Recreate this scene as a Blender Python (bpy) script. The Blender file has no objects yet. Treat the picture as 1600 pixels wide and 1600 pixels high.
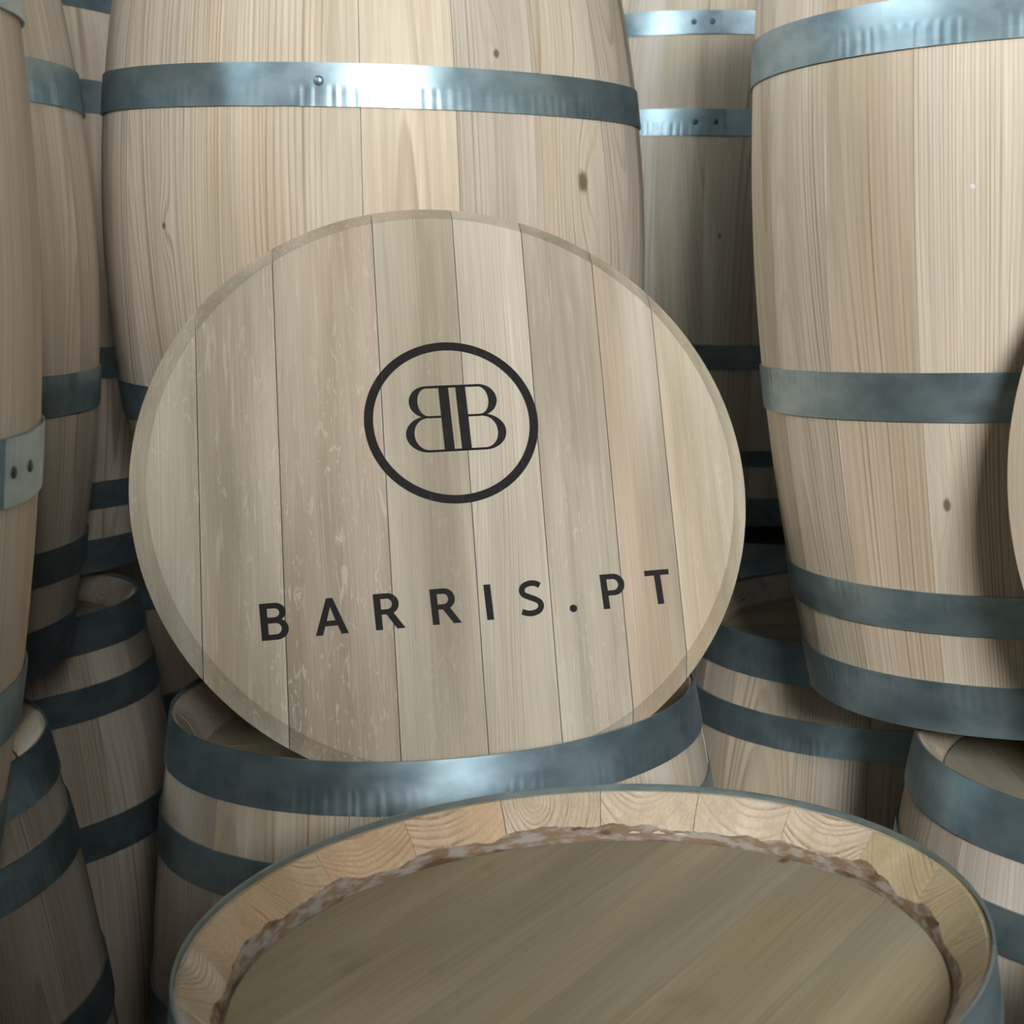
import bpy, bmesh, math, random
from mathutils import Vector, Matrix
from mathutils.geometry import tessellate_polygon

SC = bpy.context.scene
COL = SC.collection
PI = math.pi
ZT = 1.0226                      # height of the plane where the upper tier stands on the lower one

# ------------------------------------------------------------------ camera
CAM_H, PITCH, ROLL, FPX = 0.5186, 0.16493, 0.00967, 2539.03
cam = bpy.data.cameras.new('camera')
cam_o = bpy.data.objects.new('camera', cam)
COL.objects.link(cam_o)
fwd = Vector((0, math.cos(PITCH), -math.sin(PITCH)))
right = Vector((1, 0, 0))
up = Vector((0, math.sin(PITCH), math.cos(PITCH)))
r2 = math.cos(ROLL) * right + math.sin(ROLL) * up
u2 = -math.sin(ROLL) * right + math.cos(ROLL) * up
m = Matrix((r2, u2, -fwd)).transposed().to_4x4()
m.translation = Vector((0, 0, ZT + CAM_H))
cam_o.matrix_world = m
cam.sensor_width = 36.0
cam.sensor_fit = 'HORIZONTAL'
cam.lens = FPX / 1600 * 36.0
cam.shift_x = -0.25              # the photograph is the left square of a wider frame
cam.clip_start = 0.02
cam.dof.use_dof = True
cam.dof.focus_distance = 1.70
cam.dof.aperture_fstop = 9.0
SC.camera = cam_o

# ------------------------------------------------------------------ world, exposure
world = bpy.data.worlds.new('world')
SC.world = world
world.use_nodes = True
bg = world.node_tree.nodes['Background']
bg.inputs[0].default_value = (0.55, 0.65, 0.75, 1)
bg.inputs[1].default_value = 0.3
SC.view_settings.view_transform = 'Standard'
SC.view_settings.look = 'None'
SC.view_settings.gamma = 1.0
SC.view_settings.use_curve_mapping = False
SC.view_settings.exposure = 0.0
SC.cycles.max_bounces = 6
SC.cycles.diffuse_bounces = 3
SC.cycles.glossy_bounces = 3

# daylight: strength of the panes of each window of the hall
PANE_FRONT = (0.97, 0.985, 1.0, 84.0)
PANE_SIDE = (0.86, 0.95, 1.0, 27.0)


# ------------------------------------------------------------------ shader helpers
class Nodes:
    def __init__(self, name):
        self.mat = bpy.data.materials.new(name)
        self.mat.use_nodes = True
        self.nt = self.mat.node_tree
        self.nt.nodes.clear()
        self.out = self.nt.nodes.new('ShaderNodeOutputMaterial')
        self.bsdf = self.nt.nodes.new('ShaderNodeBsdfPrincipled')
        self.nt.links.new(self.bsdf.outputs[0], self.out.inputs[0])

    def put(self, sock, v):
        if isinstance(v, bpy.types.NodeSocket):
            self.nt.links.new(v, sock)
        elif v is not None:
            if isinstance(v, (tuple, list)) and len(v) == 3 and sock.type == 'RGBA':
                v = (*v, 1)
            sock.default_value = v

    def m(self, op, a, b=None, c=None):
        n = self.nt.nodes.new('ShaderNodeMath')
        n.operation = op
        for i, x in enumerate((a, b, c)):
            self.put(n.inputs[i], x)
        return n.outputs[0]

    def vm(self, op, a, b=None):
        n = self.nt.nodes.new('ShaderNodeVectorMath')
        n.operation = op
        self.put(n.inputs[0], a)
        self.put(n.inputs[1], b)
        return n.outputs[0]

    def attr(self, name, kind='GEOMETRY', out='Vector'):
        n = self.nt.nodes.new('ShaderNodeAttribute')
        n.attribute_type = kind
        n.attribute_name = name
        return n.outputs[out]

    def sep(self, v):
        n = self.nt.nodes.new('ShaderNodeSeparateXYZ')
        self.put(n.inputs[0], v)
        return n.outputs

    def comb(self, x, y, z):
        n = self.nt.nodes.new('ShaderNodeCombineXYZ')
        for i, v in enumerate((x, y, z)):
            self.put(n.inputs[i], v)
        return n.outputs[0]

    def noise(self, vec, scale=1.0, detail=2.0, rough=0.5, dist=0.0):
        n = self.nt.nodes.new('ShaderNodeTexNoise')
        self.put(n.inputs['Vector'], vec)
        n.inputs['Scale'].default_value = scale
        n.inputs['Detail'].default_value = detail
        n.inputs['Roughness'].default_value = rough
        n.inputs['Distortion'].default_value = dist
        return n.outputs[0]

    def step(self, v, a, b, lo=0.0, hi=1.0):
        n = self.nt.nodes.new('ShaderNodeMapRange')
        n.interpolation_type = 'SMOOTHSTEP'
        self.put(n.inputs[0], v)
        self.put(n.inputs[1], a)
        self.put(n.inputs[2], b)
        self.put(n.inputs[3], lo)
        self.put(n.inputs[4], hi)
        return n.outputs[0]

    def mix(self, f, a, b, blend='MIX'):
        n = self.nt.nodes.new('ShaderNodeMix')
        n.data_type = 'RGBA'
        n.blend_type = blend
        self.put(n.inputs[0], f)
        self.put(n.inputs[6], a)
        self.put(n.inputs[7], b)
        return n.outputs[2]

    def bump(self, h, strength, dist):
        n = self.nt.nodes.new('ShaderNodeBump')
        n.inputs['Strength'].default_value = strength
        n.inputs['Distance'].default_value = dist
        self.put(n.inputs['Height'], h)
        self.put(self.bsdf.inputs['Normal'], n.outputs[0])

    def done(self, col, rough, metal=0.0, spec=0.3):
        self.put(self.bsdf.inputs['Base Color'], col)
        self.put(self.bsdf.inputs['Roughness'], rough)
        self.bsdf.inputs['Metallic'].default_value = metal
        self.bsdf.inputs['Specular IOR Level'].default_value = spec
        return self.mat


def srgb(r, g, b):
    f = lambda c: c / 12.92 if c <= 0.04045 else ((c + 0.055) / 1.055) ** 2.4
    return (f(r / 255), f(g / 255), f(b / 255))


def wood(name, light, dark, late, spacing, contrast, fleck=0.0, blotch=0.0):
    """Growth rings cut through a 3-D log: 'gp' holds (across, along, depth) in metres."""
    N = Nodes(name)
    gp = N.attr('gp')
    u, v, d = N.sep(gp)
    seed = N.attr('seed', 'OBJECT', 'Fac')
    tint = N.attr('tint', 'OBJECT', 'Color')
    rcu, rcd, rcs = N.sep(N.attr('ringc', 'OBJECT'))
    sp = N.m('MULTIPLY', N.attr('spacing', 'OBJECT', 'Fac'), spacing)
    ku, kv, ks = N.sep(N.attr('knot', 'OBJECT'))
    P = N.vm('ADD', gp, N.comb(N.m('MULTIPLY', seed, 3.1), N.m('MULTIPLY', seed, 7.7), N.m('MULTIPLY', seed, 1.3)))
    sc = lambda a, b, c: N.vm('MULTIPLY', P, (a, b, c))
    warp = N.m('SUBTRACT', N.noise(sc(9, 1.1, 9), 1, 2), 0.5)
    ua = N.m('MULTIPLY_ADD', warp, 0.024, u)
    # grain flows round a knot
    du = N.m('SUBTRACT', u, ku)
    dv = N.m('SUBTRACT', v, kv)
    dk2 = N.m('ADD', N.m('MULTIPLY', du, du), N.m('MULTIPLY', N.m('MULTIPLY', dv, dv), 0.09))
    kk = N.m('MULTIPLY', N.m('MULTIPLY', ks, ks), 2.0)
    g = N.m('EXPONENT', N.m('MULTIPLY', N.m('DIVIDE', dk2, kk), -1.0))
    dep = N.m('ADD', N.m('ADD', d, rcd), N.m('MULTIPLY', rcs, v))
    dep = N.m('MULTIPLY_ADD', N.m('SUBTRACT', N.noise(sc(2.0, 1.5, 2.0), 1, 1), 0.5), 0.030, dep)
    a = N.m('SUBTRACT', ua, rcu)
    r = N.m('SQRT', N.m('ADD', N.m('MULTIPLY', a, a), N.m('MULTIPLY', dep, dep)))
    r = N.m('ADD', r, N.m('MULTIPLY', N.m('MULTIPLY', g, ks), 1.3))
    r = N.m('MULTIPLY_ADD', N.noise(sc(60, 4, 60), 1, 1), spacing * 0.35, r)
    rn = N.noise(N.comb(N.m('DIVIDE', r, N.m('MULTIPLY', sp, 3.0)), seed, 0.0), 1, 1)
    q = N.m('MULTIPLY_ADD', rn, 2.6, N.m('DIVIDE', r, sp))
    ring = N.m('FRACT', q)
    wn = N.nt.nodes.new('ShaderNodeTexWhiteNoise')
    wn.noise_dimensions = '1D'
    N.put(wn.inputs['W'], N.m('ADD', N.m('FLOOR', q), seed))
    each = N.m('MULTIPLY_ADD', wn.outputs['Value'], 0.8, 0.2)
    lt = N.m('MULTIPLY', N.step(ring, 0.35, 0.88), N.step(ring, 0.90, 1.0, 1.0, 0.0))
    amp = N.step(N.noise(sc(14, 1.5, 14), 1, 1), 0.30, 0.68, 0.25, 1.0)
    fib = N.noise(sc(420, 10, 420), 1, 1)
    tone = N.step(N.noise(sc(16, 1.6, 16), 1, 2), 0.32, 0.70)
    col = N.mix(tone, light, dark)
    fib2 = N.noise(sc(110, 2.6, 110), 1, 2)
    brk = N.step(fib2, 0.30, 0.62, 0.35, 1.0)
    col = N.mix(N.m('MULTIPLY', N.m('MULTIPLY', N.m('MULTIPLY', lt, amp), N.m('MULTIPLY', each, brk)), contrast), col, late)
    pink = N.step(N.noise(sc(7, 1.0, 7), 1.0, 1), 0.50, 0.74, 0.0, 0.24)
    col = N.mix(pink, col, srgb(214, 180, 146))
    k1 = N.m('MULTIPLY_ADD', fib2, 0.34, 0.83)
    k2 = N.m('MULTIPLY_ADD', fib, 0.30, 0.85)
    kx = N.m('MULTIPLY', k1, k2)
    col = N.mix(1.0, col, N.comb(kx, kx, kx), 'MULTIPLY')
    if fleck:
        fk = N.attr('fleck', 'OBJECT', 'Fac')
        fl = N.noise(N.vm('MULTIPLY', P, (150, 42, 150)), 1, 2, 0.5, 1.4)
        area = N.step(N.noise(sc(12, 1.2, 12), 1, 2), 0.42, 0.62)
        col = N.mix(N.m('MULTIPLY', N.m('MULTIPLY', N.step(fl, 0.58, 0.72), area), N.m('MULTIPLY', fk, fleck)), col, srgb(226, 218, 198))
        ray = N.noise(N.vm('MULTIPLY', P, (260, 14, 260)), 1, 1, 0.4, 0.3)
        col = N.mix(N.m('MULTIPLY', N.step(ray, 0.60, 0.74), N.m('MULTIPLY', fk, 0.5 * fleck)), col, srgb(224, 216, 196))
    if blotch:
        bl = N.noise(N.vm('MULTIPLY', P, (17, 9, 17)), 1, 3)
        col = N.mix(N.m('MULTIPLY', N.step(bl, 0.60, 0.78), blotch), col, srgb(108, 94, 70))
        bl2 = N.noise(N.vm('MULTIPLY', P, (5, 3, 5)), 1, 2)
        col = N.mix(N.m('MULTIPLY', N.step(bl2, 0.45, 0.75), blotch), col, srgb(150, 152, 148))
    core2 = N.m('SQRT', N.m('ADD', N.m('MULTIPLY', du, du), N.m('MULTIPLY', N.m('MULTIPLY', dv, dv), 0.45)))
    wob = N.m('MULTIPLY_ADD', N.noise(sc(160, 90, 160), 1, 2), 0.8, 0.6)
    core = N.step(N.m('MULTIPLY', core2, wob), N.m('MULTIPLY', ks, 0.20), N.m('MULTIPLY', ks, 0.50), 1.0, 0.0)
    col = N.mix(N.m('MULTIPLY', core, 0.8), col, srgb(92, 66, 36))
    col = N.mix(1.0, col, tint, 'MULTIPLY')
    N.bump(fib, 0.22, 0.0005)
    return N.done(col, N.m('MULTIPLY_ADD', fib2, 0.2, 0.52), 0.0, 0.25)


MAT = {}
MAT['pine'] = wood('pine_wood', srgb(219, 207, 187), srgb(198, 184, 161), srgb(132, 102, 76), 0.0046, 0.85)
MAT['oak'] = wood('oak_wood', srgb(203, 194, 176), srgb(166, 156, 137), srgb(138, 122, 100), 0.0021, 0.45, fleck=0.6)
MAT['head'] = wood('weathered_head_wood', srgb(170, 160, 134), srgb(154, 144, 116), srgb(120, 106, 78), 0.006, 0.18, blotch=0.30)

# galvanised hoop steel
N = Nodes('galvanised_steel')
gp = N.attr('gp')
u, v, d = N.sep(gp)
seed = N.attr('seed', 'OBJECT', 'Fac')
P = N.comb(N.m('MULTIPLY_ADD', seed, 5.0, u), v, N.m('MULTIPLY', seed, 3.0))
mott = N.noise(N.vm('MULTIPLY', P, (22, 40, 1)), 1, 3, 0.55)
smear = N.noise(N.vm('MULTIPLY', P, (110, 14, 1)), 1, 2)
col = N.mix(N.step(mott, 0.3, 0.7), srgb(140, 162, 170), srgb(166, 186, 193))
col = N.mix(N.step(smear, 0.62, 0.78, 0.0, 0.35), col, srgb(186, 200, 204))
rough = N.m('MULTIPLY_ADD', mott, 0.18, 0.31)
hammer = N.m('SINE', N.m('ADD', N.m('MULTIPLY', u, 2 * PI / 0.0135), N.m('MULTIPLY', N.noise(N.vm('MULTIPLY', P, (40, 1, 1)), 1, 1), 9.0)))
hmask = N.m('MULTIPLY', N.step(d, 0.45, 0.62), N.step(N.noise(N.vm('MULTIPLY', P, (5, 1, 1)), 1, 1), 0.35, 0.6))
wavy = N.noise(N.vm('MULTIPLY', P, (16, 30, 1)), 1, 1)
N.bump(N.m('ADD', N.m('MULTIPLY', N.m('MULTIPLY', hammer, hmask), 0.35), N.m('MULTIPLY', wavy, 0.8)), 0.40, 0.0012)
MAT['steel'] = N.done(col, rough, 0.80, 0.5)

N = Nodes('dark_rivet_steel')
MAT['rivet'] = N.done(srgb(92, 104, 108), 0.45, 1.0)

N = Nodes('black_print')
gp = N.attr('gp')
pr = N.noise(N.vm('MULTIPLY', gp, (420, 30, 1)), 1, 2)
MAT['ink'] = N.done(N.mix(N.step(pr, 0.60, 0.80, 0.0, 0.45), srgb(32, 29, 28), srgb(86, 78, 70)), 0.62, 0.0, 0.2)

N = Nodes('dried_sealing_paste')
gp = N.attr('gp')
a = N.noise(N.vm('MULTIPLY', gp, (60, 60, 60)), 1, 4)
b = N.noise(N.vm('MULTIPLY', gp, (25, 25, 25)), 1, 2)
c = N.mix(N.step(a, 0.4, 0.62), srgb(136, 114, 90), srgb(164, 155, 144))
c = N.mix(N.step(b, 0.52, 0.68), c, srgb(104, 80, 58))
N.bump(a, 0.6, 0.002)
MAT['paste'] = N.done(c, 0.8)


def plain(name, col, rough, scale=3.0, var=0.12):
    N = Nodes(name)
    tc = N.nt.nodes.new('ShaderNodeTexCoord').outputs['Object']
    n = N.noise(tc, scale, 5)
    c2 = tuple(x * (1 - 2 * var) for x in col)
    N.bump(N.noise(tc, scale * 12, 3), 0.2, 0.004)
    return N.done(N.mix(n, col, c2), rough)


MAT['concrete'] = plain('concrete_floor', srgb(72, 70, 67), 0.8)
MAT['plaster'] = plain('grey_plaster', srgb(74, 77, 79), 0.9, 1.5)
MAT['ceiling'] = plain('ceiling_boards', srgb(78, 82, 85), 0.9, 1.5)
MAT['fleck'] = plain('pale_chalk', srgb(238, 236, 230), 0.7)
MAT['frame'] = plain('window_frame_paint', srgb(90, 96, 98), 0.5)


def pane_mat(name, c):
    N = Nodes(name)
    N.put(N.bsdf.inputs['Base Color'], (0.7, 0.75, 0.78))
    N.put(N.bsdf.inputs['Emission Color'], c[:3])
    N.bsdf.inputs['Emission Strength'].default_value = c[3]
    N.bsdf.inputs['Roughness'].default_value = 0.4
    return N.mat


MAT['pane_front'] = pane_mat('daylit_pane', PANE_FRONT)
MAT['pane_side'] = pane_mat('daylit_side_pane', PANE_SIDE)


# ------------------------------------------------------------------ mesh helpers
def mesh(name, verts, faces, mat, gp=None, sharp=None, smooth=True):
    me = bpy.data.meshes.new(name)
    me.from_pydata(verts, [], faces)
    me.validate()
    bm = bmesh.new()
    bm.from_mesh(me)
    bmesh.ops.recalc_face_normals(bm, faces=bm.faces)
    bm.to_mesh(me)
    bm.free()
    if gp is not None and len(gp) == len(me.vertices):
        at = me.attributes.new('gp', 'FLOAT_VECTOR', 'POINT')
        at.data.foreach_set('vector', [c for p in gp for c in p])
    me.materials.append(MAT[mat])
    if smooth:
        me.shade_smooth()
        me.set_sharp_from_angle(angle=sharp or 0.6)
    return me


def obj(name, data, parent=None, loc=(0, 0, 0), rot=(0, 0, 0), **props):
    o = bpy.data.objects.new(name, data)
    COL.objects.link(o)
    if parent:
        o.parent = parent
    o.location = loc
    o.rotation_euler = rot
    for k, v in props.items():
        o[k] = v
    return o


def box(name, lo, hi, mat, parent=None, **props):
    x0, y0, z0 = lo
    x1, y1, z1 = hi
    v = [(x0, y0, z0), (x1, y0, z0), (x1, y1, z0), (x0, y1, z0), (x0, y0, z1), (x1, y0, z1), (x1, y1, z1), (x0, y1, z1)]
    f = [(0, 3, 2, 1), (4, 5, 6, 7), (0, 1, 5, 4), (1, 2, 6, 5), (2, 3, 7, 6), (3, 0, 4, 7)]
    return obj(name, mesh(name, v, f, mat, smooth=False), parent, **props)


# ------------------------------------------------------------------ the hall
X0, X1, Y0, Y1, ZC = -3.4, 4.4, -3.7, 5.2, 4.4
S = dict(kind='structure')
box('floor', (X0 - .2, Y0 - .2, -0.15), (X1 + .2, Y1 + .2, 0.0), 'concrete', **S)
box('ceiling', (X0 - .2, Y0 - .2, ZC), (X1 + .2, Y1 + .2, ZC + .15), 'ceiling', **S)
box('wall_back', (X0, Y1, 0.0), (X1, Y1 + .2, ZC), 'plaster', **S)
box('wall_right', (X1, Y0, 0.0), (X1 + .2, Y1, ZC), 'plaster', **S)


def wall_with_window(name, axis, at, lo, hi, win, n_cols, n_rows, mat, idx):
    """wall perpendicular to axis, with one opening win=(a0,a1,z0,z1) filled by a glazed window"""
    a0, a1, z0, z1 = win
    t = 0.2

    def bx(nm, p0, p1, q0, q1, off0, off1, m, parent=None, **k):
        if axis == 'y':
            return box(nm, (p0, at + off0, q0), (p1, at + off1, q1), m, parent, **k)
        return box(nm, (at + off0, p0, q0), (at + off1, p1, q1), m, parent, **k)
    root = obj(name, None, kind='structure')
    bx('wall_panel', lo, a0, 0, ZC, -t, 0, 'plaster', root)
    bx('wall_panel', a1, hi, 0, ZC, -t, 0, 'plaster', root)
    bx('wall_panel', a0, a1, 0, z0, -t, 0, 'plaster', root)
    bx('wall_panel', a0, a1, z1, ZC, -t, 0, 'plaster', root)
    w = obj('window_%d' % idx, None, kind='structure')
    fw = 0.05
    for (p0, p1, q0, q1) in ((a0, a1, z0, z0 + fw), (a0, a1, z1 - fw, z1), (a0, a0 + fw, z0 + fw, z1 - fw), (a1 - fw, a1, z0 + fw, z1 - fw)):
        bx('window_frame', p0, p1, q0, q1, -.14, -.06, 'frame', w)
    pw = (a1 - a0 - 2 * fw) / n_cols
    ph = (z1 - z0 - 2 * fw) / n_rows
    for i in range(n_cols):
        for j in range(n_rows):
            bx('pane', a0 + fw + i * pw + .02, a0 + fw + (i + 1) * pw - .02, z0 + fw + j * ph + .02, z0 + fw + (j + 1) * ph - .02, -.105, -.095, mat, w)
    for i in range(1, n_cols):
        x = a0 + fw + i * pw
        bx('glazing_bar', x - .02, x + .02, z0 + fw, z1 - fw, -.12, -.08, 'frame', w)
    for j in range(1, n_rows):
        z = z0 + fw + j * ph
        for i in range(n_cols):
            bx('glazing_bar', a0 + fw + i * pw + .02, a0 + fw + (i + 1) * pw - .02, z - .02, z + .02, -.12, -.08, 'frame', w)


wall_with_window('wall_front', 'y', Y0, X0, X1, (0.55, 1.95, 2.5, 3.9), 2, 2, 'pane_front', 1)
wall_with_window('wall_left', 'x', X0, Y0, Y1, (-0.6, 1.2, 2.6, 3.8), 3, 2, 'pane_side', 2)


# ------------------------------------------------------------------ barrels
rng = random.Random(7)
EXPO = 1.9
TH = 0.027                        # stave thickness
HO = dict(h1=.054, q0=.104, q1=.147, b0=.303, b1=.351)


def profile(rb, re, H):
    return lambda h: rb - (rb - re) * abs(2 * h / H - 1) ** EXPO


def stave_mesh(rb, re, H, ang, depth):
    R = profile(rb, re, H)
    lip = 0.005
    pts = []                                            # (r, h) closed loop
    n = 26
    for i in range(n + 1):
        h = lip + (H - 2 * lip) * i / n
        pts.append((R(h), h))
    pts += [(R(H) - .0035, H - lip), (R(H) - .017, H - .021), (R(H) - TH, H - depth + .006), (R(H) - TH - .002, H - depth - .03)]
    for i in range(7, 0, -1):
        h = H * i / 8
        pts.append((R(h) - TH, h))
    pts += [(R(0) - TH - .002, depth + .03), (R(0) - TH, depth - .006), (R(0) - .017, .021), (R(0) - .0035, lip)]
    k = len(pts)
    cols = 4
    V, GP, F = [], [], []
    gap = 0.00035
    for c in range(cols + 1):
        for (r, h) in pts:
            a = -ang / 2 + ang * c / cols
            a -= math.copysign(gap / r, a) if c in (0, cols) else 0
            V.append((r * math.cos(a), r * math.sin(a), h))
            GP.append((a * rb, h, R(min(max(h, 0), H)) - r))
    for c in range(cols):
        for i in range(k):
            j = (i + 1) % k
            F.append((c * k + i, c * k + j, (c + 1) * k + j, (c + 1) * k + i))
    F.append(tuple(range(k)))
    F.append(tuple(range(cols * k, cols * k + k))[::-1])
    return mesh('stave', V, F, 'pine', GP, 0.5)


def hoop_mesh(rb, re, H, ha, hb, thick=0.0022, a0=0.0, a1=2 * PI, seg=112, lift=0.0003, flip=False):
    R = profile(rb, re, H)
    full = abs(a1 - a0 - 2 * PI) < 1e-6
    rows = 3
    prof = []
    for i in range(rows + 1):
        h = ha + (hb - ha) * i / rows
        prof.append((R(min(max(h, 0), H)) + lift + thick, h, i / rows))
    for i in range(rows, -1, -1):
        h = ha + (hb - ha) * i / rows
        prof.append((R(min(max(h, 0), H)) + lift, h, i / rows))
    k = len(prof)
    V, GP, F = [], [], []
    nn = seg if full else seg + 1
    for s in range(nn):
        a = a0 + (a1 - a0) * s / seg
        for (r, h, q) in prof:
            V.append((r * math.cos(a), r * math.sin(a), h))
            GP.append((a * rb, h, 1 - q if flip else q))
    for s in range(seg):
        t = (s + 1) % nn
        for i in range(k):
            j = (i + 1) % k
            F.append((s * k + i, s * k + j, t * k + j, t * k + i))
    if not full:
        F.append(tuple(range(k)))
        F.append(tuple(range((nn - 1) * k, nn * k)))
    return mesh('hoop', V, F, 'steel', GP, 0.6)


def dome_mesh(name, r, h, mat, seg=12):
    V = [(0, 0, h)]
    F = []
    for ring, (q, z) in enumerate(((0.55, 0.82 * h), (0.9, 0.45 * h), (1.0, 0.0), (1.0, -0.002))):
        for s in range(seg):
            a = 2 * PI * s / seg
            V.append((r * q * math.cos(a), r * q * math.sin(a), z))
    for s in range(seg):
        t = (s + 1) % seg
        F.append((0, 1 + s, 1 + t))
        for ring in range(3):
            b = 1 + ring * seg
            F.append((b + s, b + seg + s, b + seg + t, b + t))
    F.append(tuple(1 + 3 * seg + s for s in range(seg))[::-1])
    return mesh(name, V, F, mat, None, 1.2)


RIVET = dome_mesh('rivet', 0.0052, 0.0022, 'rivet')


def disc_board(name, x0, x1, layers, mat, n=14, gap=0.0002):
    """board between x0 and x1 of a round head; layers = [(radius, z)] from the back to the front"""
    V, GP, F = [], [], []
    L = len(layers)
    for (R, z) in layers:
        a = max(x0 + gap, -R)
        b = min(x1 - gap, R)
        top = []
        for i in range(n + 1):
            s = i / n
            if a <= -R + 1e-6:
                s = 1 - math.cos(s * PI / 2)
            elif b >= R - 1e-6:
                s = math.sin(s * PI / 2)
            x = a + (b - a) * s
            top.append((x, math.sqrt(max(R * R - x * x, 1e-8))))
        loop = [(x, y) for x, y in top] + [(x, -y) for x, y in reversed(top)]
        for (x, y) in loop:
            V.append((x, y, z))
            GP.append((x, y, -z))
    k = 2 * (n + 1)
    for l in range(L - 1):
        for i in range(k):
            j = (i + 1) % k
            F.append((l * k + i, l * k + j, (l + 1) * k + j, (l + 1) * k + i))
    F.append(tuple(range(k))[::-1])
    F.append(tuple(range((L - 1) * k, L * k)))
    return mesh(name, V, F, mat, GP, 0.35)


def wood_props(seed=None, tint=None, ringc=None, knot=None, spread=0.07, spacing=None, fleck=0.25):
    if tint is None:
        t = 1 + rng.uniform(-spread, spread)
        w = rng.uniform(-0.04, 0.04)
        tint = (t * (1 + w * .6), t, t * (1 - w * 1.6))
    if ringc is None:
        ringc = (rng.uniform(-.09, .09), rng.uniform(.02, .12), rng.uniform(-.05, .05))
    if knot is None:
        if rng.random() < 0.22:
            knot = (rng.uniform(-.035, .035), rng.uniform(.1, .95), rng.uniform(.006, .013))
        else:
            knot = (9.0, 9.0, .005)
    return dict(seed=seed if seed is not None else rng.uniform(0, 30), fleck=fleck, spacing=spacing or rng.uniform(.75, 1.35), tint=tuple(tint), ringc=tuple(ringc), knot=tuple(knot))


HOOPS = {}


def barrel(label, x, y, z, tx, ty, re, rb, H, up, top=None, bot=None, n=20, az0=None, head_ang=None, head_seams=None,
           depth=0.043, rivets=None, special=None, seen=True, wide=None):
    """z is the height (above the tier plane) of the end that touches it"""
    top = {**HO, **(top or {})}
    bot = {**HO, **(bot or {})}
    a = Vector((tx, ty, 1)).normalized()
    e1 = Vector((0, 1, 0)).cross(a).normalized()
    e2 = a.cross(e1)
    M = Matrix((e1, e2, a)).transposed().to_4x4()
    base = Vector((x, y, ZT + z))
    if not up:
        base = base - a * H
    M.translation = base
    root = obj('wine_barrel', None)
    root.matrix_world = M
    root.empty_display_size = 0.1
    root['label'] = label
    root['category'] = 'barrel'
    root['group'] = 'wine barrels standing in two tiers'
    # staves
    if az0 is None:
        az0 = rng.uniform(0, 360)
    ratio = [0.84, 1.0, 1.16]
    kinds = [rng.choice((0, 1, 2)) for _ in range(n)]
    if wide is not None:
        kinds = [1] * n
    tot = sum(ratio[k] for k in kinds)
    angs = [2 * PI * ratio[k] / tot for k in kinds]
    sm = {k: stave_mesh(rb, re, H, 2 * PI * ratio[k] / tot, depth) for k in sorted(set(kinds))}
    ac = math.radians(az0)
    for i in range(n):
        mid = ac + angs[i] / 2
        ac += angs[i]
        o = obj('stave', sm[kinds[i]], root, rot=(0, 0, mid))
        sp = (special or {}).get(i, {})
        for k, v in wood_props(**sp).items():
            o[k] = v
        dr = rng.uniform(-.0004, .0003)
        o.location = (dr * math.cos(mid), dr * math.sin(mid), 0)
    # hoops
    for end, offs in (('B', bot), ('T', top)):
        for nm in ('h', 'q', 'b'):
            lo = -0.0002 if nm == 'h' else offs[nm + '0']
            hi = offs[nm + '1']
            ha, hb = (lo, hi) if end == 'B' else (H - hi, H - lo)
            ho = obj('hoop', hoop_mesh(rb, re, H, ha, hb, flip=(end == 'T')), root, seed=rng.uniform(0, 30))
            HOOPS[(root.name, end + nm)] = (ho, (ha + hb) / 2, profile(rb, re, H)((ha + hb) / 2))
            az = (rivets or {}).get(end + nm)
            azr = math.radians(az if az is not None else rng.uniform(40, 140))
            lap = obj('hoop_lap', hoop_mesh(rb, re, H, ha + .0004, hb - .0004, 0.0018, azr - .12, azr + .075, 14, 0.0024, flip=(end == 'T')), ho, seed=rng.uniform(0, 30))
            hm = (ha + hb) / 2
            R = profile(rb, re, H)
            for k in (-1, 1):
                aa = azr + k * .052 - .022
                rr = R(hm) + .0041
                obj('rivet', RIVET, ho, (rr * math.cos(aa), rr * math.sin(aa), hm), (0, PI / 2, aa))
    # heads
    ri = re - TH
    seams = head_seams or [-.185, -.098, -.012, .072, .165]
    ha = math.radians(head_ang if head_ang is not None else rng.uniform(0, 180)) - PI / 2
    ends = [('T', H - depth)] + ([('B', depth)] if up else [])
    for (e, hz) in ends:
        edges = [-ri - .01] + seams + [ri + .01]
        for i in range(len(edges) - 1):
            lay = [(ri - .004, -.018), (ri + .0015, -.010), (ri + .0015, -.006), (ri - .0042, 0.0)]
            bm_ = disc_board('head_board', edges[i], edges[i + 1], lay, 'head')
            o = obj('head_board', bm_, root, (0, 0, hz), (0, 0, ha) if e == 'T' else (PI, 0, ha))
            for k, v in wood_props(spread=.04).items():
                o[k] = v
    return root


B_ = {}
B_['F'] = barrel('nearest barrel, its round head and bare stave ends seen from above at the bottom',
                 -.1305, 1.175, .0022, -.0159, -.0217, .3027, .3392, 1.0248, 0, az0=76.9, wide=1, head_ang=63.8,
                 head_seams=[-.175, -.0825, -.01, .056, .15], depth=.043,
                 special={2: dict(tint=(1.0, .86, .72)), 3: dict(tint=(.98, .82, .66)), 4: dict(tint=(.92, .79, .65)), 5: dict(tint=(.90, .79, .66)), 0: dict(tint=(1.02, .96, .90)), 1: dict(tint=(1.0, .94, .88)),
                          19: dict(tint=(1.05, 1.02, .97)), 18: dict(tint=(1.04, 1.0, .95)), 17: dict(tint=(.94, .88, .70)), 16: dict(tint=(.88, .83, .66)), 15: dict(tint=(.88, .83, .68))})
B_['M'] = barrel('lower barrel whose open rim holds the printed round lid',
                 -.384, 1.8505, .0016, -.02, .0085, .2965, .345, 1.0242, 0, dict(h1=.053, q0=.106, q1=.149), depth=.052, head_ang=20)
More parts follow.
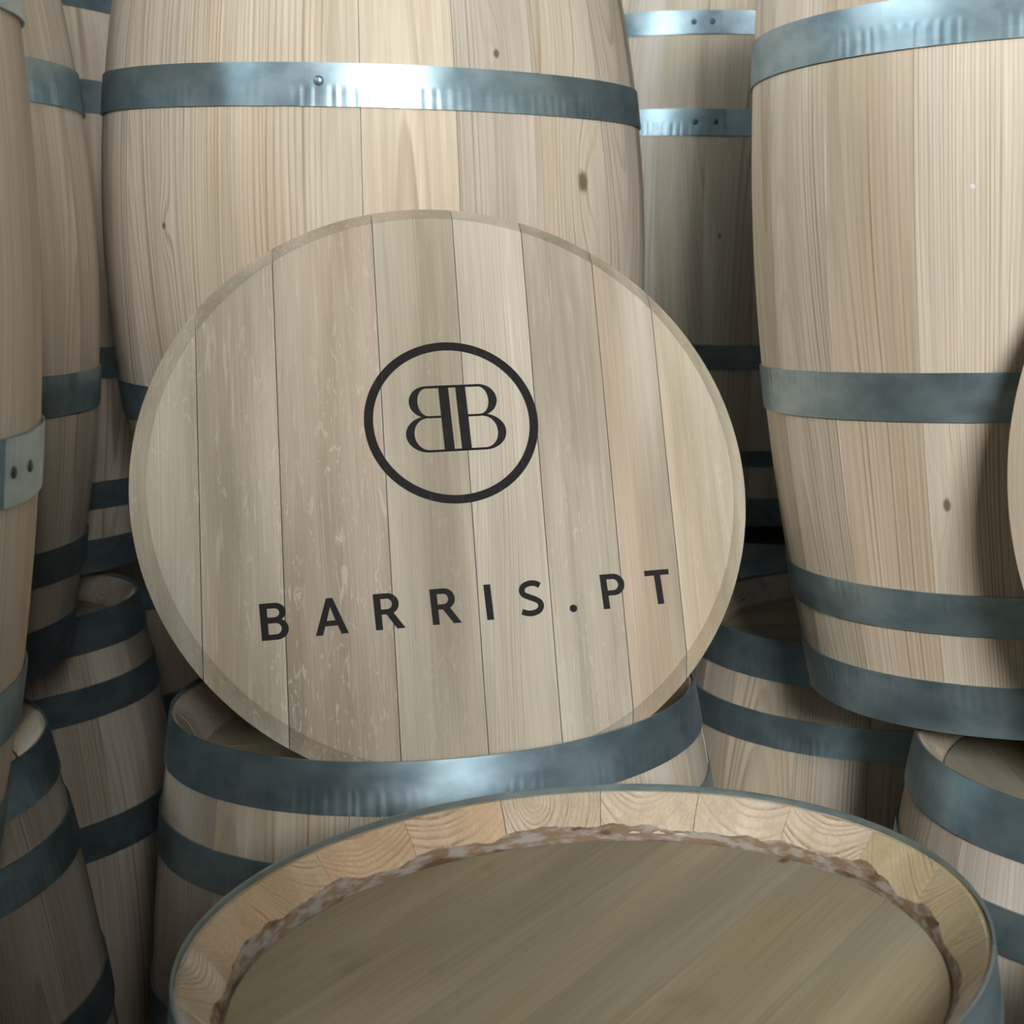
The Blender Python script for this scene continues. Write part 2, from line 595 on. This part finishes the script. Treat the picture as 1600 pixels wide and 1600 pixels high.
B_['B'] = barrel('wide upper barrel with bold pine grain standing right behind the printed lid',
                 -.5313, 2.2598, .003, .0039, -.012, .2824, .3562, 1.0231, 1, dict(b0=.307, b1=.356), dict(b0=.288, b1=.334), az0=-98.4 - 36, wide=1,
                 special={2: dict(spacing=1.7, ringc=(.03, -.03, .05), knot=(9, 9, .005), tint=(1.04, 1.03, 1.02)),
                          3: dict(spacing=2.7, ringc=(-.004, -.022, .062), knot=(9, 9, .005), tint=(1.03, 1.0, .96)),
                          4: dict(knot=(.0, .735, .010)), 5: dict(knot=(.012, .59, .024)),
                          0: dict(knot=(.02, .53, .008)), 1: dict(ringc=(.09, .05, .0), knot=(9, 9, .005))})
k = 1.022
B_['R'] = barrel('tall upper barrel on the right showing four of its hoops',
                 .3554 * k, 1.858 * k, CAM_H + k * (.0239 - CAM_H), -.0428, .0277, .302 * k, .354 * k, 1.0443 * k, 1,
                 dict(b0=.32 * k, b1=.367 * k), dict(b0=.323 * k, b1=.371 * k, h1=.055 * k, q0=.107 * k, q1=.15 * k), az0=-123.6 - 36, wide=1,
                 special={2: dict(knot=(-.035, .246, .012), ringc=(.10, .06, .0)), 1: dict(ringc=(-.05, .035, .02), knot=(9, 9, .005), tint=(1.02, .98, .95)),
                          0: dict(tint=(1.02, 1.02, 1.0), knot=(9, 9, .005))})
k = 1.012
B_['UL2'] = barrel('second upper barrel from the left edge, just left of the printed lid',
                   -1.1461 * k, 1.8718 * k, CAM_H + k * (.0033 - CAM_H), -.0137, .0097, .2904 * k, .357 * k, 1.0154 * k, 1,
                   dict(b0=.314 * k, b1=.362 * k), dict(b0=.307 * k, b1=.354 * k, h1=.059 * k, q0=.111 * k, q1=.152 * k))
B_['UL1'] = barrel('upper barrel cut off by the left edge, with a riveted hoop',
                   -.926, 1.217, .0116, .0143, -.0003, .2914, .3467, 1.0301, 1, None, dict(b0=.305, b1=.359, h1=.047, q0=.106, q1=.153),
                   rivets={'Bb': 8.7 - 1.7})
B_['L1'] = barrel('dark lower barrel in the bottom left corner',
                  -1.0454, 1.5757, -.006, -.015, -.005, .2911, .3462, 1.0166, 0, dict(b0=.267, b1=.315, h1=.05, q0=.09, q1=.133))
B_['L2'] = barrel('shaded lower barrel behind the bottom left corner one, beside the lid',
                  -1.2284, 2.3135, -.010, -.0094, .02, .2888, .3406, 1.0126, 0, dict(b0=.284, b1=.335, h1=.052, q0=.097, q1=.142))
B_['FL'] = barrel('far upper barrel glimpsed in the dark gap left of the printed lid',
                  -1.3117, 2.6033, -.0006, .001, .0161, .2906, .3477, 1.0252, 1, dict(b0=.282, b1=.33, q0=.135, q1=.178), dict(h1=.053, q0=.101, q1=.144))
B_['FR'] = barrel('far upper barrel with two riveted hoops between the centre and right barrels',
                  -.0638, 3.2446, .0004, .0066, -.002, .2898, .3492, 1.0301, 1, dict(b0=.284, b1=.33, q0=.115, q1=.156), dict(b0=.292, b1=.336, q0=.114, q1=.144),
                  rivets={'Tq': -100.1, 'Tb': -98.3})
k = 1.015
B_['LR'] = barrel('lower barrel in shade between the lid and the tall right barrel',
                  .2004 * k, 2.2962 * k, CAM_H + k * (.0018 - CAM_H), .0084, .0084, .2981 * k, .3451 * k, 1.0166, 0, dict(h1=.052 * k, q0=.095 * k, q1=.137 * k), head_ang=15)
B_['RF'] = barrel('lower barrel at the right edge under the tall right barrel',
                  .4571, 1.667, .0011, .0068, -.0005, .2947, .3454, 1.0237, 0, dict(h1=.056, q0=.103, q1=.147))
B_['LR2'] = barrel('far lower barrel showing one dark hoop right of the lid',
                   .06, 3.065, -.001, 0, 0, .2915, .3465, 1.0216, 0)
# unseen barrels: supports for the upper tier and ones added to block light
barrel('lower barrel hidden behind the printed lid, under the wide barrel', -.53, 2.575, .0, 0, 0, .2915, .3465, 1.0226, 0)
barrel('lower barrel out of view under the barrel at the left edge', -.865, .89, .0, 0, 0, .2915, .3465, 1.0226, 0)
barrel('lower barrel out of view, added to block light right of the nearest one', .545, .955, .0, 0, 0, .2915, .3465, 1.0226, 0)  # added, like the other near lower ones, to darken the lower tier gaps
barrel('lower barrel out of view, added to block light below the camera', .50, .245, .0, 0, 0, .2915, .3465, 1.0226, 0)
barrel('upper barrel out of view, added to the row at the left edge to block light', -.745, .50, .0, 0, 0, .2915, .3465, 1.0226, 1)  # row carried on out of view to shade the left side
barrel('upper barrel out of view, added at the near left to block light', -.80, -.215, .0, 0, 0, .2915, .3465, 1.0226, 1)
barrel('upper barrel out of view, added behind the camera to block light', -.09, -.60, .0, 0, 0, .2915, .3465, 1.0226, 1)  # added to keep the front window's light off the lower left barrels
barrel('lower barrel out of view, left one added under the light-blocking barrel behind the camera', -.12, -.28, .0, 0, 0, .2915, .3465, 1.0226, 0)
barrel('lower barrel out of view, rear one added under the light-blocking barrel behind the camera', .10, -.97, .0, 0, 0, .2915, .3465, 1.0226, 0)
barrel('lower barrel out of view, added to block light just before the nearest one', -.20, .475, .0, 0, 0, .2915, .3465, 1.0226, 0)
barrel('lower barrel out of view, added to block light at the near left', -.85, .17, .0, 0, 0, .2915, .3465, 1.0226, 0)
barrel('lower barrel hidden in the far left gap', -1.36, 3.06, .0, 0, 0, .2915, .3465, 1.0226, 0)

# bright punched dent on the hoop of the wide barrel, pale fleck on the tall right barrel
ho, hm, hr = HOOPS[(B_['B'].name, 'Tb')]
aa = math.radians(-87.9)
obj('punched_dent', dome_mesh('punched_dent', .006, .003, 'steel'), ho, ((hr + .0025) * math.cos(aa), (hr + .0025) * math.sin(aa), hm + .004), (0, PI / 2, aa), seed=2.0)
aa = math.radians(-114.0)
rr = .354 * 1.022 - .0006
obj('pale_fleck', dome_mesh('pale_fleck', .0030, .0012, 'fleck'), B_['R'], (rr * math.cos(aa), rr * math.sin(aa), .545 * 1.022), (0, PI / 2, aa))

# dried sealing paste smeared round the croze of the nearest barrel
pr = random.Random(3)
V, GP, F = [], [], []
seg = 480
H, ri = 1.0248, .3027 - TH
ph = [pr.uniform(0, 6.28) for _ in range(8)]
for s in range(seg):
    a = 2 * PI * s / seg
    w = .30 + .22 * math.sin(5 * a + ph[0]) * math.sin(11 * a + ph[1]) + .13 * math.sin(17 * a + ph[2]) * math.sin(3 * a + ph[5]) + .07 * math.sin(47 * a + ph[3]) * math.sin(7 * a + ph[6]) + pr.uniform(-.03, .03)
    w = min(max(w, .05), 1.0)
    zt = H - .037 + .018 * w
    rt = ri + .01125 * w - .0008
    for (r, z) in ((ri + .003, H - .0500), (ri - .0012, H - .0480), (ri - .0012, H - .0385 + .001 * w), (rt + .0001, zt), (rt + .004, zt - .003)):
        V.append((r * math.cos(a), r * math.sin(a), z))
        GP.append((a * .28, z * 3, r))
k = 5
for s in range(seg):
    t = (s + 1) % seg
    for i in range(k):
        j = (i + 1) % k
        F.append((s * k + i, s * k + j, t * k + j, t * k + i))
obj('sealing_paste', mesh('sealing_paste', V, F, 'paste', GP, 0.8), B_['F'])


# ------------------------------------------------------------------ round lids
def lid(label, c, lean, yaw, r, seams, tilt, mat='oak', props=None, chamfer=.017):
    cl, sl, cy, sy = math.cos(lean), math.sin(lean), math.cos(yaw), math.sin(yaw)
    eu = Vector((cy, sy, 0))
    ew = Vector((-sy * sl, cy * sl, cl))
    en = eu.cross(ew)
    M = Matrix((eu, ew, en)).transposed().to_4x4()
    M.translation = Vector((c[0], c[1], ZT + c[2])) - ew * r
    root = obj('barrel_lid', None)
    root.matrix_world = M
    root.empty_display_size = 0.1
    root['label'] = label
    root['category'] = 'barrel lid'
    edges = [-r - .01] + seams + [r + .01]
    lay = [(r - .012, -.0135), (r - .0015, -.003), (r, .0), (r - .0015, .0012), (r - chamfer, .0116), (r - chamfer - .0008, .0125)]
    for i in range(len(edges) - 1):
        o = obj('board', disc_board('board', edges[i], edges[i + 1], lay, mat, 22, .0004), root, (0, r, rng.uniform(-.0003, 0)), (0, 0, tilt))
        for k, v in wood_props(**((props or {}).get(i, {}))).items():
            o[k] = v
    return root


NK = (9, 9, .005)
LR_ = 0.334
LID = lid('round oak lid printed with a black ringed monogram and lettering, leaning in the middle',
          (-.3459, 1.7691, .2512), .4534, .3241, LR_, [-.265, -.1835, -.074, .016, .0945, .1745, .2405], -.0165,
          props={0: dict(tint=(.95, .95, .92), knot=NK, fleck=.7), 1: dict(tint=(1.0, .99, .95), knot=NK, fleck=.8), 2: dict(tint=(.90, .88, .86), knot=NK, fleck=1.1),
                 3: dict(tint=(1.02, 1.0, .95), knot=NK), 4: dict(tint=(1.03, 1.01, .98), knot=NK), 5: dict(tint=(1.02, 1.01, .99), knot=NK, fleck=.6),
                 6: dict(tint=(.95, .92, .90), knot=NK), 7: dict(tint=(1.07, 1.05, 1.0), knot=NK)})
LID2 = lid('plain round lid leaning on the tall barrel, cut off by the right edge',
           (.578, 1.468, .310), .20, .0, .36, [-.27, -.17, -.07, .03, .13, .23], 0.0,
           props={0: dict(tint=(1.08, 1.0, .95), knot=NK), 1: dict(tint=(1.08, 1.0, .95), knot=NK)})


# ------------------------------------------------------------------ print on the lid (millimetres in the lid plane)
def arc(cx, cy, rx, ry, a0, a1, n=20):
    return [(cx + rx * math.cos(math.radians(a0 + (a1 - a0) * i / n)), cy + ry * math.sin(math.radians(a0 + (a1 - a0) * i / n))) for i in range(n + 1)]


def rect(x0, y0, x1, y1):
    return [(x0, y0), (x1, y0), (x1, y1), (x0, y1)]


def print_mesh(name, shapes, place, z0, th):
    V, GP, F = [], [], []
    for (outer, holes) in shapes:
        loops = [outer] + holes
        flat = [p for l in loops for p in l]
        tris = tessellate_polygon([[Vector((x, y, 0)) for x, y in l] for l in loops])
        b = len(V)
        n = len(flat)
        for zz in (z0 + th, z0):
            for (x, y) in flat:
                X, Y = place(x, y)
                V.append((X / 1000, Y / 1000, zz))
                GP.append((X / 1000, Y / 1000, 0))
        for t in tris:
            F.append(tuple(b + i for i in t))
            F.append(tuple(b + n + i for i in reversed(t)))
        o = 0
        for l in loops:
            for i in range(len(l)):
                j = (i + 1) % len(l)
                F.append((b + o + i, b + o + j, b + n + o + j, b + n + o + i))
            o += len(l)
    me = bpy.data.meshes.new(name)
    me.from_pydata(V, [], F)
    bm = bmesh.new()
    bm.from_mesh(me)
    bmesh.ops.recalc_face_normals(bm, faces=bm.faces)
    bm.to_mesh(me)
    bm.free()
    at = me.attributes.new('gp', 'FLOAT_VECTOR', 'POINT')
    at.data.foreach_set('vector', [c for p in GP for c in p])
    me.materials.append(MAT['ink'])
    return me


def turn(cx, cy, deg, ox=0.0, oy=0.0):
    c, s = math.cos(math.radians(deg)), math.sin(math.radians(deg))
    return lambda x, y: (cx + c * (x - ox) - s * (y - oy), cy + s * (x - ox) + c * (y - oy))


ZP, TP = .01225, .0004
lp = lambda name, shapes, place, lab=None: obj(name, print_mesh(name, shapes, place, ZP, TP), LID, (0, LR_, 0), **({'label': lab} if lab else {}))
lp('printed_ring', [(arc(0, 0, 95.2, 94.6, 0, 360, 120)[:-1], [arc(0, 0, 85.4, 84.8, 0, 360, 120)[:-1]])], turn(2.2, 69.0, 0), 'black printed ring')
# mirrored double B: right half, then its mirror image
mx = 5.4
half = []
half.append((rect(9.3, 35.0, 20.3, 112.2), []))
for (y0, y1, xe) in ((109.4, 112.3, 35), (74.4, 77.0, 35), (34.8, 37.5, 37)):
    half.append((rect(mx, y0, xe, y1) if y0 != 74.4 else rect(19, y0, xe, y1), []))
o1 = arc(34, 93.6, 19.9, 18.7, 90, -90, 30)
i1 = arc(34, 93.3, 10.4, 16.2, -90, 90, 30)
half.append((o1 + i1, []))
o2 = arc(36, 55.8, 24.4, 21.0, 90, -90, 30)
i2 = arc(36, 55.9, 15.1, 18.4, -90, 90, 30)
half.append((o2 + i2, []))
mirr = [([(2 * mx - x, y) for x, y in reversed(o)], []) for o, _ in half]
lp('printed_monogram', half + mirr, turn(5.4, 73.6, 1.5, 5.4, 73.6), 'black mirrored double letter B')

CH, ST = 39.2, 7.3


def glyph(ch):
    if ch == 'B':
        w = 27.6
        top = arc(15.2, 29.4, 10.6, 9.8, 90, -62, 16)
        low = arc(15.6, 11.2, 12.0, 11.2, 62, -90, 16)
        h1 = [(ST, 33.4)] + [(ST, 24.0)] + arc(14.4, 28.7, 4.9, 4.7, -90, 90, 12)
        h2 = [(ST, 17.6)] + [(ST, 5.8)] + arc(14.8, 11.7, 5.6, 5.9, -90, 90, 12)
        return [([(0, 0), (0, CH)] + top + low, [h1, h2])]
    if ch == 'A':
        return [([(0, 0), (13.4, CH), (20.0, CH), (33.4, 0), (25.9, 0), (22.9, 9.2), (10.4, 9.2), (7.4, 0)], [[(12.3, 15.0), (21.0, 15.0), (16.7, 29.5)]])]
    if ch == 'R':
        bowl = arc(14.4, 27.6, 11.6, 11.6, 90, -62, 18)
        hole = [(ST, 33.2), (ST, 21.9)] + arc(13.6, 27.55, 5.2, 5.65, -90, 90, 12)
        return [([(0, 0), (0, CH)] + bowl + [(30.6, 0), (22.0, 0), (12.2, 16.2), (ST, 16.2), (ST, 0)], [hole])]
    if ch == 'P':
        bowl = arc(14.4, 26.9, 12.4, 12.3, 90, -90, 22)
        hole = [(ST, 33.2), (ST, 20.6)] + arc(13.6, 26.9, 6.0, 6.3, -90, 90, 12)
        return [([(0, 0), (0, CH)] + bowl + [(ST, 14.6), (ST, 0)], [hole])]
    if ch == 'T':
        return [([(10.6, 0), (10.6, 33.0), (0, 33.0), (0, CH), (28, CH), (28, 33.0), (17.9, 33.0), (17.9, 0)], [])]
    if ch == 'I':
        return [(rect(0, 0, 7.4, CH), [])]
    if ch == '.':
        return [(arc(4.1, 4.1, 4.2, 4.2, 0, 360, 24)[:-1], [])]
    if ch == 'S':
        c = [(24.2, 33.2), (19.0, 36.0), (12.6, 36.3), (6.6, 33.9), (4.0, 29.3), (5.4, 24.7), (10.6, 21.5), (16.6, 18.7), (21.8, 15.0), (23.0, 10.2), (20.2, 5.6), (14.4, 3.2), (8.0, 3.3), (1.6, 5.6)]
        P = []
        for i in range(len(c) - 1):
            p0, p1, p2, p3 = c[max(i - 1, 0)], c[i], c[i + 1], c[min(i + 2, len(c) - 1)]
            for s in range(5):
                t = s / 5
                P.append(tuple(.5 * (2 * p1[d] + (p2[d] - p0[d]) * t + (2 * p0[d] - 5 * p1[d] + 4 * p2[d] - p3[d]) * t * t + (3 * p1[d] - p0[d] - 3 * p2[d] + p3[d]) * t ** 3) for d in (0, 1)))
        P.append(c[-1])
        Lp, Rp = [], []
        for i, p in enumerate(P):
            q0, q1 = P[max(i - 1, 0)], P[min(i + 1, len(P) - 1)]
            dx, dy = q1[0] - q0[0], q1[1] - q0[1]
            l = math.hypot(dx, dy)
            w = 3.2
            Lp.append((p[0] - dy / l * w, p[1] + dx / l * w))
            Rp.append((p[0] + dy / l * w, p[1] - dx / l * w))
        return [(Lp + Rp[::-1], [])]


for ch, dx in zip('BARRIS.PT', (0, 53.6, 114.8, 173.9, 231.6, 268.2, 322.0, 359.6, 410.6)):
    lp('printed_letter', glyph(ch), turn(-209.9, -164.4, 1.72, -dx, 0), 'black printed character %s' % ch if ch != '.' else 'black printed full stop')
